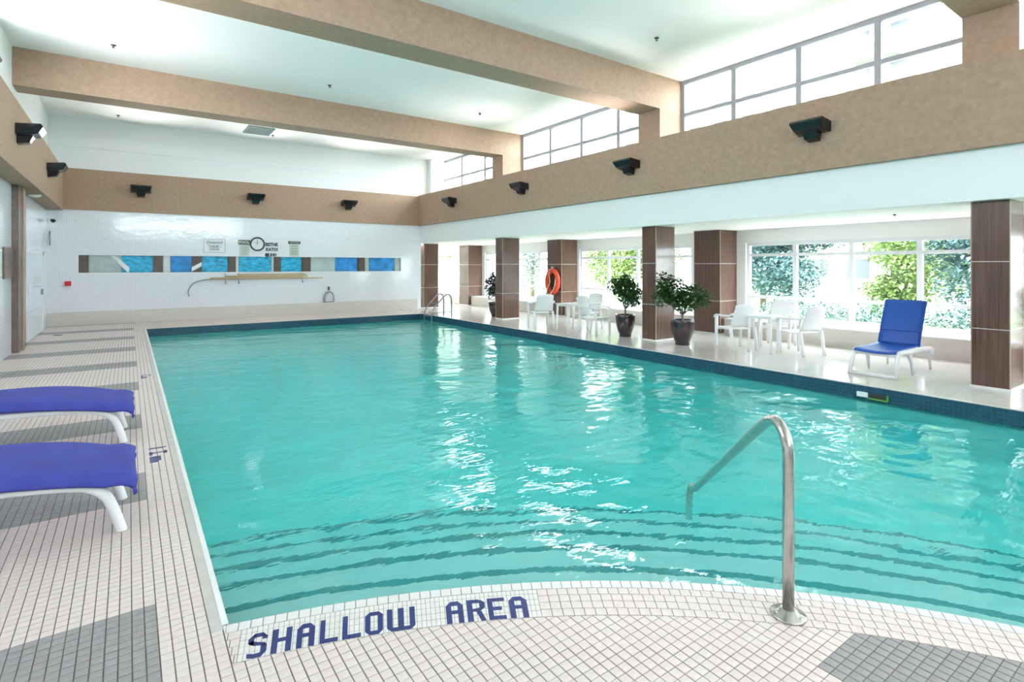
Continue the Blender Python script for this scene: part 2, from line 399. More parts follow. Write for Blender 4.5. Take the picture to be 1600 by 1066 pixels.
ring_row('edge_tile', RA-.064, RA-.004, .05, M['edge_tile'], amax, a_end)
for k in range(4):
    r1 = RA-.065-k*row_w; ring_row('border_tile', r1-row_w, r1, .0505, M['tile'], aL1, a_end)
    ast = start(r1-row_w)
    filler('border_tile', r1-row_w+.002, r1-.002, ast+.02, M['tile'])
    if ast > aL0: ring_row('border_tile', r1-row_w, r1, ast-aL0 and (r1*R(ast-aL0)), M['tile'], ast, aL0)
# lettering background mosaic: narrow white tiles between and around the letters
def pol(r, a): return (CX0+r*math.cos(R(a)), CY0+r*math.sin(R(a)))
rt, rb = RA-.115, RA-.272
bgd = MB()
def rp(mb, r0, r1, a0, a1, z):            # quad between radii / angles
    mb.prism([pol(r0,a1), pol(r1,a1), pol(r1,a0), pol(r0,a0)][::-1], -.004, z)
n = 62; rows = [RA-.066, RA-.10, RA-.143, RA-.186, RA-.229, RA-.274]
for k in range(n):
    a0 = aL0-(aL0-aL1)*k/n; a1 = aL0-(aL0-aL1)*(k+1)/n
    for j in range(5): rp(bgd, rows[j+1]+.0015, rows[j]-.0015, a0-.012, a1+.012, -.0002)
bgd.build('mosaic_tile', M['letter_bg'], floor, kind='stuff')
GLY = {   # strokes in unit cell: polygons (x right, y up)
 'S': [[(.0,.62),(.3,.5),(.3,.78),(.36,.84),(.36,1),(.3,1),(.0,.8)], [(.3,.84),(.72,.84),(1,.8),(.75,1),(.3,1)], [(.72,.72),(1,.72),(1,.84),(.72,.88)],
       [(.0,.62),(.3,.5),(.7,.46),(1,.42),(.9,.55),(.4,.64),(.2,.7)], [(.7,.16),(1,.2),(1,.46),(.7,.5)], [(.3,0),(.75,0),(1,.2),(.7,.18),(.3,.16)], [(0,.06),(.3,0),(.3,.18),(0,.22)]],
 'H': [[(0,0),(.3,0),(.3,1),(0,1)], [(.3,.44),(.7,.44),(.7,.6),(.3,.6)], [(.7,0),(1,0),(1,1),(.7,1)]],
 'A': [[(0,0),(.32,0),(.32,.8),(0,.8)], [(.68,0),(1,0),(1,.8),(.68,.8)], [(0,.8),(1,.8),(.72,1),(.28,1)], [(.32,.42),(.68,.42),(.68,.58),(.32,.58)]],
 'L': [[(0,0),(.28,0),(.28,1),(0,1)], [(.28,0),(1,0),(1,.17),(.28,.17)]],
 'O': [[(0,.16),(.3,.16),(.3,.84),(0,.84)], [(.7,.16),(1,.16),(1,.84),(.7,.84)], [(0,.84),(1,.84),(.75,1),(.25,1)], [(.25,0),(.75,0),(1,.16),(0,.16)]],
 'W': [[(0,.16),(.2,.16),(.2,1),(0,1)], [(.4,.16),(.6,.16),(.6,1),(.4,1)], [(.8,.16),(1,.16),(1,1),(.8,1)], [(.15,0),(.85,0),(1,.16),(0,.16)]],
 'R': [[(0,0),(.32,0),(.32,1),(0,1)], [(.32,.84),(.75,.84),(.7,1),(.32,1)], [(.7,.56),(1,.6),(1,.84),(.75,1),(.7,.84)], [(.32,.44),(.7,.44),(1,.6),(.7,.6),(.32,.56)], [(.5,.44),(.78,.44),(1,0),(.72,0)]],
 'E': [[(0,0),(.3,0),(.3,1),(0,1)], [(.3,0),(1,0),(1,.16),(.3,.16)], [(.3,.42),(.8,.42),(.8,.58),(.3,.58)], [(.3,.84),(1,.84),(1,1),(.3,1)]]}
for ch, a0, a1 in LET:
    mb = MB()
    for st in GLY[ch]:
        q = [pol(rb+(rt-rb)*y, a0+(a1-a0)*x) for x, y in st]
        ar = sum(q[i][0]*q[(i+1)%len(q)][1]-q[(i+1)%len(q)][0]*q[i][1] for i in range(len(q)))
        mb.prism(q if ar > 0 else q[::-1], -.003, .0006)
    o = mb.build('letter', M['blue_letter'], floor); o['label'] = 'navy mosaic letter %s' % ch
# pale rim under the letters (caulk line)
# coping strip on the left pool edge
struct('coping', MB().box(.294,.338,2.665,PF,-.003,.0008), M['coping'], floor)
struct('coping_lip', MB().box(.338,PL+.004,2.70,PF,-.02,.003), M['coping_edge'], floor)
MB().box(.30,PR,PF,PF+.045,-.003,.002).box(PR,PR+.06,PN,PF+.045,-.35,.002).build('coping', M['coping'], floor)
# depth marks on the left deck
def mark(yc, s=1.0):
    mb = MB(); mb.box(.14,.27,yc+.17*s,yc+.20*s,-.002,.0012)
    mb.box(.15,.265,yc+.03*s,yc+.055*s,-.002,.0012); mb.box(.14,.165,yc-.01,yc+.08*s,-.002,.0012); mb.box(.245,.27,yc+.0,yc+.08*s,-.002,.0012)
    mb.box(.14,.20,yc-.22*s,yc-.06*s,-.002,.0012).box(.20,.22,yc-.18*s,yc-.06*s,-.002,.0012)
    return mb
o = mark(5.48).build('depth_mark', M['blue_letter'], floor); o['label'] = 'small dark blue depth mark inlaid by the pool edge'
mark(9.45,.7).build('depth_mark', M['blue_letter'], floor)
dr = MB().box(-1.42,-1.26,16.16,16.3,0,.003).build('drain', M['blackmatte'], floor)

# ---- pool
pool = empty('swimming_pool', (0,0,0), 0, 'long indoor swimming pool of turquoise water with a curved shallow end', 'swimming pool')
b = MB()
b.box(PL-.2,PR+.2,PN-.2,PF+.2,-1.9,-1.7)
b.box(PL-.2,PL,PN,PF,-1.7,-.02); b.box(PR,PR+.2,PN,PF,-1.7,-.02); b.box(PL-.2,PR+.2,PF,PF+.2,-1.7,-.02); b.box(arc[-1][0]-.2,PR+.2,PN-.2,PN,-1.7,-.02)
b.build('basin', M['plaster'], pool)
c = MB(); inn = [(CX0+(RA-.25)*math.cos(a), CY0+(RA-.25)*math.sin(a)) for a in np.linspace(ang0, 0, 60)]
for i in range(59): c.prism([inn[i],inn[i+1],arc[i+1],arc[i]], -1.7, -.006)
c.build('curved_wall', M['plaster'], pool)
treads = [(RA, RA+.31, -.27), (RA+.31, RA+.66, -.43), (RA+.66, RA+1.04, -.59), (RA+1.04, RA+1.38, -.75), (RA+1.38, RA+1.72, -.91), (RA+1.72, RA+2.06, -1.07)]
for r0, r1, z in treads:
    sm = MB(); st = MB(); aa = np.linspace(math.acos((PL-CX0)/r1)-0.0, 0, 70)
    for i in range(69):
        def pt(r, a): return (max(PL, CX0+r*math.cos(a)), CY0+r*math.sin(a))
        a, e = aa[i], aa[i+1]
        sm.prism([pt(r0-.02,a),pt(r0-.02,e),pt(r1,e),pt(r1,a)], -1.7, z)
        st.prism([pt(r1-.05,a),pt(r1-.05,e),pt(r1+.004,e),pt(r1+.004,a)], z-.05, z+.003)
    s0 = sm.build('step', M['plaster'], pool); st.build('nosing_stripe', M['step_stripe'], s0)
# blue tile band on the far, right and left walls above the water
def band(nm, fn, length):
    g = MB(); t = MB(); n = int(length/.05)
    for k in range(n):
        for j in range(5):
            a0, a1 = k*.05+.0025, (k+1)*.05-.0025; z1 = -.012-j*.05; z0 = z1-.045
            t.add([fn(a0,z0,.004),fn(a1,z0,.004),fn(a1,z1,.004),fn(a0,z1,.004),fn(a0,z0,0),fn(a1,z0,0),fn(a1,z1,0),fn(a0,z1,0)],
                  [(0,1,2,3),(0,4,5,1),(1,5,6,2),(2,6,7,3),(3,7,4,0)])
    t.build(nm, M['bandtile'], pool, kind='stuff')
band('band_tile', lambda a,z,h: (PR-.002-h, PN+a, z), PF-PN)
band('band_tile', lambda a,z,h: (PL+a, PF-.002-h, z), PR-PL)
MB().box(PR-.0025,PR+.01,PN,PF,-.30,-.005).box(PL,PR,PF-.0025,PF+.01,-.30,-.005).build('band_grout', M['bandgrout'], pool)
# water: a closed body with a rippled top
rng = np.random.default_rng(3)
nx_, ny_ = 190, 470
gx = np.linspace(PL-.005, PR+.005, nx_); gy = np.linspace(PN-.005, PF+.005, ny_); XX, YY = np.meshgrid(gx, gy)
ZZ = np.zeros_like(XX)
for k in range(46):
    lam = .17*(11 ** rng.random()); th = rng.normal(R(60), R(34)) if k % 3 else rng.random()*6.28
    kk = 2*math.pi/lam; amp = .0105*lam/ (1+.6*lam)
    ph = rng.random()*6.28; q = kk*(XX*math.cos(th)+YY*math.sin(th))+ph
    mod = .6+.4*np.sin(XX*rng.normal(0,1.2)+YY*rng.normal(0,1.2)+rng.random()*6)
    ZZ += amp*.23*mod*np.sin(q + .5*np.sin(YY*rng.normal(0,1.5)+XX*rng.normal(0,1.5)))
nv = nx_*ny_
V = np.stack([XX,YY,WZ+ZZ],-1).reshape(-1,3)
V2 = np.array([[gx[0],gy[0],-1.8],[gx[-1],gy[0],-1.8],[gx[-1],gy[-1],-1.8],[gx[0],gy[-1],-1.8]])
I = np.arange(nv).reshape(ny_,nx_)
Q = np.stack([I[:-1,:-1],I[:-1,1:],I[1:,1:],I[1:,:-1]],-1).reshape(-1,4).tolist()
rim = [list(I[0,:]), list(I[:,-1]), list(I[-1,::-1]), list(I[::-1,0])]
cor = [(nv,nv+1),(nv+1,nv+2),(nv+2,nv+3),(nv+3,nv)]
for e, (a, c_) in zip(rim, cor): Q.append([int(x) for x in e[::-1]] + [a, c_])
Q.append([nv+3,nv+2,nv+1,nv])
me = bpy.data.meshes.new('pool_water'); me.from_pydata(np.vstack([V,V2]).tolist(), [], Q)
me.polygons.foreach_set('use_smooth', [True]*((nx_-1)*(ny_-1)) + [False]*5)
wt = link('pool_water', me, M['water']); tag(wt, 'clear turquoise rippling water filling the indoor pool', 'water', kind='stuff')

# ---- walls
bw = MB()
ST = (-1.11, 8.22, 1.42, 1.90)            # long horizontal strip opening in the back wall
wall_boxes(bw, 'y', YB, YB+.25, XL-.25, 9.02, -.3, ZC+.2, [ST]); bw.box(9.02,XC+.3,YB,YB+.25,3.15,ZC+.2)
wb = struct('wall_back', bw, M['walltile'])
struct('ledge', MB().box(XL,8.86,YB-.05,YB,0,.37), M['ledge'], wb, .008)
struct('recess_back', MB().box(ST[0]-.05,ST[1]+.05,YB+.12,YB+.2,ST[2]-.05,ST[3]+.05), M['strip_gray'], wb)
struct('recess_sill', MB().box(ST[0],ST[1],YB-.012,YB+.11,ST[2]-.03,ST[2]+.0), M['frame_white'], wb)
up = MB().box(XL,XC,YB-.012,YB,4.23,4.80).box(XL,XC,YB-.012,YB,4.815,ZC)
struct('upper_plaster', up, M['white'], wb)
struct('trim_1', MB().box(9.30,XC,YB-.30,YB-.012,4.25,ZC), M['white'])
strip = [(-1.11,-.90,'strip_post'),(-.90,-.17,'strip_gray'),(-.17,.58,'strip_blue'),(.58,.81,'strip_post'),(.81,1.0,'strip_pale'),(1.0,1.54,'strip_blue2'),(1.54,1.80,'strip_post'),
 (1.80,2.51,'strip_blue'),(2.51,2.72,'strip_post'),(2.72,2.81,'strip_pale'),(2.81,3.76,'strip_blue'),(3.76,3.84,'strip_pale'),(3.84,4.05,'strip_post'),(4.05,4.70,'strip_blue'),(4.70,4.99,'strip_post'),
 (4.99,5.82,'strip_gray'),(5.82,6.61,'strip_blue2'),(6.61,6.86,'strip_post'),(6.86,7.03,'strip_gray'),(7.03,8.0,'strip_blue2'),(8.0,8.22,'strip_gray')]
NM = {'strip_post':'post','strip_gray':'pane','strip_blue':'pane','strip_blue2':'pane','strip_pale':'pane'}
LB = {'strip_post':'dark brown post in the wall strip','strip_gray':'grey green pane','strip_blue':'bright blue pane','strip_blue2':'deep blue pane','strip_pale':'pale pane'}
for a, c_, k in strip:
    dpt = .03 if k == 'strip_post' else .085
    o = MB().box(a+.006,c_-.006,YB+dpt,YB+.12,ST[2],ST[3]).build(NM[k], M[k], wb, .003); o['label'] = LB[k]
# slanting white braces seen in the strip
def slab_xz(pts, y0, y1):
    mb = MB(); n = len(pts); mb.add([(x,y0,z) for x,z in pts]+[(x,y1,z) for x,z in pts], [tuple(range(n)), tuple(range(2*n-1,n-1,-1))]+[(i,n+i,n+(i+1)%n,(i+1)%n) for i in range(n)]); return mb
slab_xz([(-.42,1.89),(-.30,1.89),(.02,1.55),(.0,1.43),(-.03,1.43)], YB+.06, YB+.083).build('brace', M['frame_white'], wb)
slab_xz([(1.53,1.44),(1.53,1.57),(1.79,1.72),(1.79,1.60)], YB+.005, YB+.028).build('brace', M['frame_white'], wb)

lw = MB()
LH = [(a, c_, 4.35, 5.55) for a, c_ in LCL_ADDED] + [(10.6,12.45,1.44,1.88)]
wall_boxes(lw, 'x', XL-.22, XL, YF, YB+.25, -.3, ZC+.2, LH)
wl = struct('wall_left', lw, M['walltile_y'])
struct('upper_plaster', MB().box(XL,XL+.012,11.8,YB,4.2,ZC), M['white'], wl)
def window(name, plane, a0, a1, z0, z1, mull, trans, fm, thick=.07, w=.05, axis='x', pane_m='glass', label=None):
    """window in wall plane: frame rails, mullions, transoms and panes"""
    wn = empty(name, (0,0,0), kind='structure')
    def bx(u0,u1,c0,c1,t=thick):
        return MB().box(plane-t/2,plane+t/2,u0,u1,c0,c1) if axis == 'x' else MB().box(u0,u1,plane-t/2,plane+t/2,c0,c1)
    fr = MB()
    for q in ((a0,a1,z0,z0+w),(a0,a1,z1-w,z1),(a0,a0+w,z0+w,z1-w),(a1-w,a1,z0+w,z1-w)):
        t = bx(*q); fr.add(t.v, t.f)
    fr.build('window_frame', fm, wn)
    for m in mull: bx(m-w*.6,m+w*.6,z0+w,z1-w).build('mullion', fm, wn, .004)
    us = [a0+w]+sorted(mull)+[a1-w]
    for t in trans:
        for i in range(len(us)-1): bx(us[i]+(.6*w if i else 0),us[i+1]-(.6*w if i < len(us)-2 else 0),t-w*.45,t+w*.45,thick*.8).build('transom', fm, wn)
    zs = [z0+w]+sorted(trans)+[z1-w]
    for i in range(len(us)-1):
        for j in range(len(zs)-1):
            bx(us[i],us[i+1],zs[j],zs[j+1],.008).build('pane', M[pane_m], wn)
    return wn
WN = 1
def nextw():
    global WN
    s = 'window_%d' % WN; WN += 1; return s
# clerestory
cw = MB().box(XC+.02,XC+.22,YF,YB+.25,ZC,ZC+.2)
for a, c_ in ((1.84,2.41),(7.465,8.05),(13.32,13.88)): cw.box(XC+.02,XC+.22,a,c_,4.25,ZC)
cw.box(XC+.02,XC+.22,YF,-3.4,4.25,ZC)
struct('wall_right', cw, M['stucco'])
CM = [[-2.1,-.85,.5],[3.68,4.94,6.22],[9.33,10.65,11.96],[15.43,16.98]]
for (a, c_), m in zip(CLER, CM): window(nextw(), XC+.06, a, c_, 4.25, ZC, m, [4.89], M['frame_gray'], .09, .085)
# lower window wall with low cream wall below
rw = MB(); holes = [(a, c_, .374, 2.15) for a, c_ in LOWB]
wall_boxes(rw, 'x', XG, XG+.2, YF, 25, -.3, 2.455, holes)
wr = struct('wall_right', rw, M['soffit'])
for a, c_ in ((YF,1.76),(2.46,7.435),(8.165,13.085),(13.815,18.885),(19.615,25)):
    struct('low_ledge', MB().box(XR,XG,a,c_,0,.352), M['lowwall'], wr)
    struct('window_sill', MB().box(XR-.012,XG+.06,a+.002,c_-.002,.352,.376), M['frame_white'], wr, .004)
LM = [[-2,-.9,.2],[3.79,4.95,6.09],[9.45,10.6,11.77],[15.16,16.4,17.5],[21.1,22.2]]
for (a, c_), m in zip(LOWB, LM): window(nextw(), XG+.09, a, c_, .40, 2.15, m, [.88,1.86], M['frame_white'], .08, .075)
# end of the side bay beyond the back wall, front wall behind the camera, bay ceiling
eb = MB(); wall_boxes(eb, 'y', 25, 25.2, 8.8, XG+.2, 0, 2.455, [(9.4,11.2,.4,2.1)]); struct('wall_back', eb, M['soffit'])
window(nextw(), 25.1, 9.4, 11.2, .4, 2.1, [10.3], [1.6], M['frame_white'], axis='y')
struct('wall_left', MB().box(8.84,9.02,YB+.25,25,0,2.455), M['soffit'])
fw = MB(); wall_boxes(fw, 'y', YF-.2, YF, XL-.22, XG+.2, -.3, ZC+.2, [(-.7,6.3,3.7,4.7)]); struct('wall_front', fw, M['white'])
for a, c_ in LCL_ADDED: window(nextw(), XL-.1, a, c_, 4.35, 5.55, [(a+c_)/2], [4.89], M['frame_gray'])  # invented left clerestory, out of view, added for daylight
window(nextw(), YF-.1, -.7, 6.3, 3.7, 4.7, [.7,2.1,3.5,4.9], [], M['frame_white'], axis='y')  # invented window behind the camera, added to bring in daylight
window(nextw(), XL-.08, 10.6, 12.45, 1.44, 1.88, [], [], M['frame_white'], .16, .035, pane_m='greenglass')
struct('ceiling', MB().box(XL-.2,XC+.25,YF-.2,YB+.25,ZC,ZC+.2), M['ceiling'])
struct('ceiling', MB().box(9.12,XG+.2,YF,25.2,2.455,2.62), M['soffit'])
# beams and fascia
struct('trim_2', MB().box(8.9,XC+.2,YF,YB,3.12,4.25), M['stucco'])
struct('trim_3', MB().box(9.0,9.12,YF,YB,2.455,3.12).box(9.12,9.9,YF,YB,2.62,3.12), M['white'])
struct('trim_4', MB().box(XL,-1.43,YF,YB,3.10,4.20), M['stucco'])
struct('trim_5', MB().box(-1.43,8.9,YB-.03,YB,3.12,4.23), M['stucco'])
for i, (a, c_) in enumerate([(1.84,2.41),(7.465,8.05),(13.32,13.88)]):
    struct('trim_%d' % (6+i), MB().box(XL+.012,XC+.02,a,c_,4.93,ZC).box(9.15,XC+.02,a,c_,4.25,4.93), M['stucco'])
# brown post, door and tinted pane surround on the left wall
dpn = struct('door_1', MB().box(XL-.0,XL+.03,14.45,17.35,.01,1.87), M['door'], bevel=.004)
struct('door_frame', MB().box(XL,XL+.045,17.35,17.5,0,1.95).box(XL,XL+.045,14.35,17.5,1.87,1.95), M['frame_white'], dpn)
struct('vent_panel', MB().box(XL+.03,XL+.038,15.8,17.1,1.20,1.42), M['strip_pale'], dpn)
struct('door_handle', MB().box(XL+.03,XL+.07,17.15,17.22,.92,1.05), M['steel_dark'], dpn)
for z in (.62, 1.12): struct('door_rail', MB().box(XL+.03,XL+.034,14.5,17.3,z,z+.008), M['steel_dark'], dpn)
for q, (y0, z0) in enumerate(((15.1,1.0),(15.5,.98),(14.7,.75))):
    struct('notice', MB().box(XL+.03,XL+.035,y0,y0+.22,z0,z0+.2), M['paper_white'], dpn)
# brown cladding post
pc = empty('column', (XL,13.8,0), 0, 'narrow dark brown clad post on the left white tiled wall', 'column')
MB().box(0,.10,-.45,.42,0,3.1).build('post', M['brownpost'], pc, .003)
MB().box(.10,.125,-.05,.08,0,3.1).build('metal_strip', M['tanstrip'], pc, .003)
MB().box(0,.03,-1.32,-.45,1.38,1.93).build('cross_panel', M['brownpost'], pc, .003)
# ---- wood clad columns
def column(x, y, sx, sy, label, first=[]):
    t = empty('column', (x, y, 0), 0, label, 'column', 'wood clad columns along the pool')
    MB().box(-sx/2+.008,sx/2-.008,-sy/2+.008,sy/2-.008,0,2.455).build('core', M['cream_plastic'], t)
    e = .012
    cs = MB()
    for a in (-1,1):
        for b_ in (-1,1):
            cs.box(*(sorted((a*sx/2, a*(sx/2-e)))), *(sorted((b_*sy/2, b_*(sy/2-e)))), 0, 2.455)
    cs.build('corner_strip', M['tanstrip'], t)
    MB().box(-sx/2-.008,sx/2+.008,-sy/2-.008,sy/2+.008,0,.03).build('plinth', M['edge_tile'], t)
    zs = [(.03,.775),(.785,1.655),(1.665,2.45)]
    for z0, z1 in zs:
        for sgn in (-1,1):
            MB().box(*sorted((sgn*(sx/2-.002), sgn*(sx/2-.02))), -sy/2+e+.001, sy/2-e-.001, z0, z1).build('panel', M['wood'], t)
            MB().box(-sx/2+e+.001, sx/2-e-.001, *sorted((sgn*(sy/2-.002), sgn*(sy/2-.02))), z0, z1).build('panel', M['wood'], t)
    return t
sx = .62; X1 = 9.14+sx/2
column(X1, 2.12, sx, .40, 'nearest wood panelled column at the pool edge, right of the blue lounger')
column(X1, 7.75, sx, .38, 'wood panelled column at the pool edge between the two large potted trees')
column(X1, 13.5, sx, .38, 'wood panelled column at the pool edge hiding the third potted plant')
column(X1+.03, 18.84, sx, .38, 'furthest wood panelled column beside the white tiled back wall')
column(11.27+.335, 7.80, .67, .72, 'wood panelled column against the window wall, left of the nearest white chairs')
column(11.27+.335, 13.45, .67, .72, 'wood panelled column against the window wall carrying the orange life ring')
column(11.27+.335, 19.25, .67, .72, 'furthest wood panelled column against the window wall, seen beyond the pool ladder')

# ================================================================ THINGS
# ---- uplighters
def uplighter(x, y, z, rz, label, sc=1.0):
    t = empty('uplighter', (x,y,z), rz, label, 'wall light', 'black uplighters on the brown beams')
    # local: +x sticks out of the wall, y along it
    pr = [(0,.09),(.30,.12),(.33,.08),(.27,-.03),(.16,-.07),(0,-.08)]
    mb = MB(); n = len(pr)
    for y0, y1, f0, f1 in ((-.25,.25,1,1),):
        a = [(px, -.25*(1 if pz > .05 or px == 0 else .82), pz) for px, pz in pr]; c_ = [(px, -p_, pz) for (px, p_, pz) in a]
        mb.add(a+c_, [tuple(range(n)), tuple(range(2*n-1,n-1,-1))]+[(i,n+i,n+(i+1)%n,(i+1)%n) for i in range(n)])
    mb.build('housing', M['black'], t, .012)
    mb = MB(); a = [(0,-.11,-.06),(.20,-.11,-.055),(.15,-.09,-.17),(.0,-.09,-.20)]; c_ = [(p[0],-p[1],p[2]) for p in a]
    mb.add(a+c_, [(0,1,2,3),(7,6,5,4)]+[(i,4+i,4+(i+1)%4,(i+1)%4) for i in range(4)]); mb.build('ballast_box', M['black'], t, .01)
    l = bpy.data.lights.new('lamp', 'AREA'); l.shape = 'RECTANGLE'; l.size = .10; l.size_y = .36; l.energy = CEILING_FILL_W; l.color = (1,.97,.93); l.spread = R(112)  # added fill to brighten the ceiling; the fixture itself is unlit
    lo = bpy.data.objects.new('lamp', l); COL.objects.link(lo); lo.parent = t; lo.location = (.24,0,.135); lo.rotation_euler = (R(180), R(54), 0)
    return t
for y, lb in ((15.9,'black uplighter on the right brown beam nearest the far corner'),(11.95,'second black uplighter from the far corner on the right brown beam'),
              (8.03,'third black uplighter from the far corner on the right brown beam'),(4.2,'largest black uplighter on the right brown beam, under the big clerestory'),(.3,'black uplighter on the right brown beam behind the viewer')):
    uplighter(8.9, y, 3.77, math.pi, lb)
for x, lb in ((.28,'black uplighter at the left end of the brown back band'),(3.26,'black uplighter in the middle of the brown back band above the clock'),(6.22,'black uplighter at the right end of the brown back band')):
    uplighter(x, YB-.03, 3.75, -math.pi/2, lb)
for y, lb in ((15.3,'black uplighter on the left beam close to the back corner'),(11.4,'black uplighter on the left beam in the middle of its height'),(7.6,'black uplighter cut off at the left picture edge, highest on the left beam')):
    uplighter(-1.43, y, 3.72, 0, lb)
# ---- sprinklers, vent
for (x, y, z), lb in (((-.23,12.18,ZC),'dark sprinkler head in the ceiling bay nearest the left wall'),((-.23,17.78,ZC),'tiny sprinkler head in the far ceiling bay at the left'),((3.65,12.11,ZC),'dark sprinkler head in the middle of the middle ceiling bay'),
                      ((7.55,12.05,ZC),'dark sprinkler head in the middle ceiling bay near the clerestory'),((7.6,6.27,ZC),'dark sprinkler head in the near ceiling bay, top of the picture'),((3.61,17.73,ZC),'sprinkler head beside the ceiling vent'),((10.31,3.6,2.455),'small sprinkler in the low ceiling over the blue lounger')):
    t = empty('sprinkler', (x,y,z), 0, lb, 'sprinkler', 'ceiling sprinklers')
    k = .75 if z > 3 else .45
    MB().lathe([(.05*k,0),(.055*k,-.012),(.03*k,-.03*k)], n=14).build('escutcheon', M['sprinkler'], t)
    MB().lathe([(.012*k,-.03*k),(.012*k,-.06*k),(.035*k,-.065*k),(.035*k,-.07*k)], n=12).build('deflector', M['sprinkler'], t)
t = empty('ceiling_vent', (3.15,17.35,ZC), 0, 'grey green rectangular air vent in the far ceiling bay', 'vent')
MB().box(-.36,.36,-.48,.48,-.03,0).build('vent_frame', M['vent'], t, .004)
for k in range(7): MB().box(-.32,.32,-.42+k*.125,-.36+k*.125,-.04,-.025).build('slat', M['vent'], t)

# ---- handrail near the camera
hr = empty('handrail', (2.466,1.28,0), 0, 'bent brushed steel handrail rising from a floor flange into the shallow water', 'handrail')
q = [(0,0,0),(0,0,.4),(0,0,.72),(.008,.010,.78),(.035,.043,.83),(.08,.098,.855),(.13,.16,.835),(.18,.22,.795),(.46,.563,.50),(.74,.905,.205),(.98,1.20,-.05),(1.03,1.26,-.075),(1.07,1.31,-.12),(1.08,1.33,-.25),(1.08,1.33,-.60)]
pts = [Vector(p) for p in q[:3]] + bez(q[2:8],5)[1:] + bez(q[7:],5)[1:]
MB().tube(pts, .0255, 20).build('rail', M['steel'], hr)
MB().lathe([(.075,0),(.078,.006),(.072,.012),(.045,.02),(.034,.035),(.030,.036)], n=28).build('floor_flange', M['steel'], hr)
for k in range(3):
    MB().lathe([(.009,.012),(.009,.018),(.004,.02)], (.056*math.cos(k*2.1+.5),.056*math.sin(k*2.1+.5),0), 10).build('bolt', M['steel'], hr)

# ---- pool ladder at the far right corner
ld = empty('pool_ladder', (8.45,15.46,0), 0, 'grey steel pool ladder with two looped grab rails at the far right corner', 'ladder')
for y in (-.26,.26):
    p = bez([(0,y,0),(0,y,.45),(-.03,y,.62),(-.12,y,.70),(-.24,y,.66),(-.45,y,.46),(-.62,y,.28),(-.70,y,.12),(-.70,y,-.2),(-.66,y,-.9)],5)
    MB().tube(p, .022, 10).build('grab_rail', M['steel_dark'], ld)
for z, x in ((.02,-.70),(-.25,-.70),(-.5,-.68)): MB().tube([(x,-.26,z),(x,.26,z)], .014, 8).build('rung', M['steel_dark'], ld)
MB().tube([(-.70,-.26,.13),(0,-.26,.13)], .011, 8).tube([(-.5,-.26,.42),(-.5,.26,.42)], .01, 8).build('cross_bar', M['steel_dark'], ld)

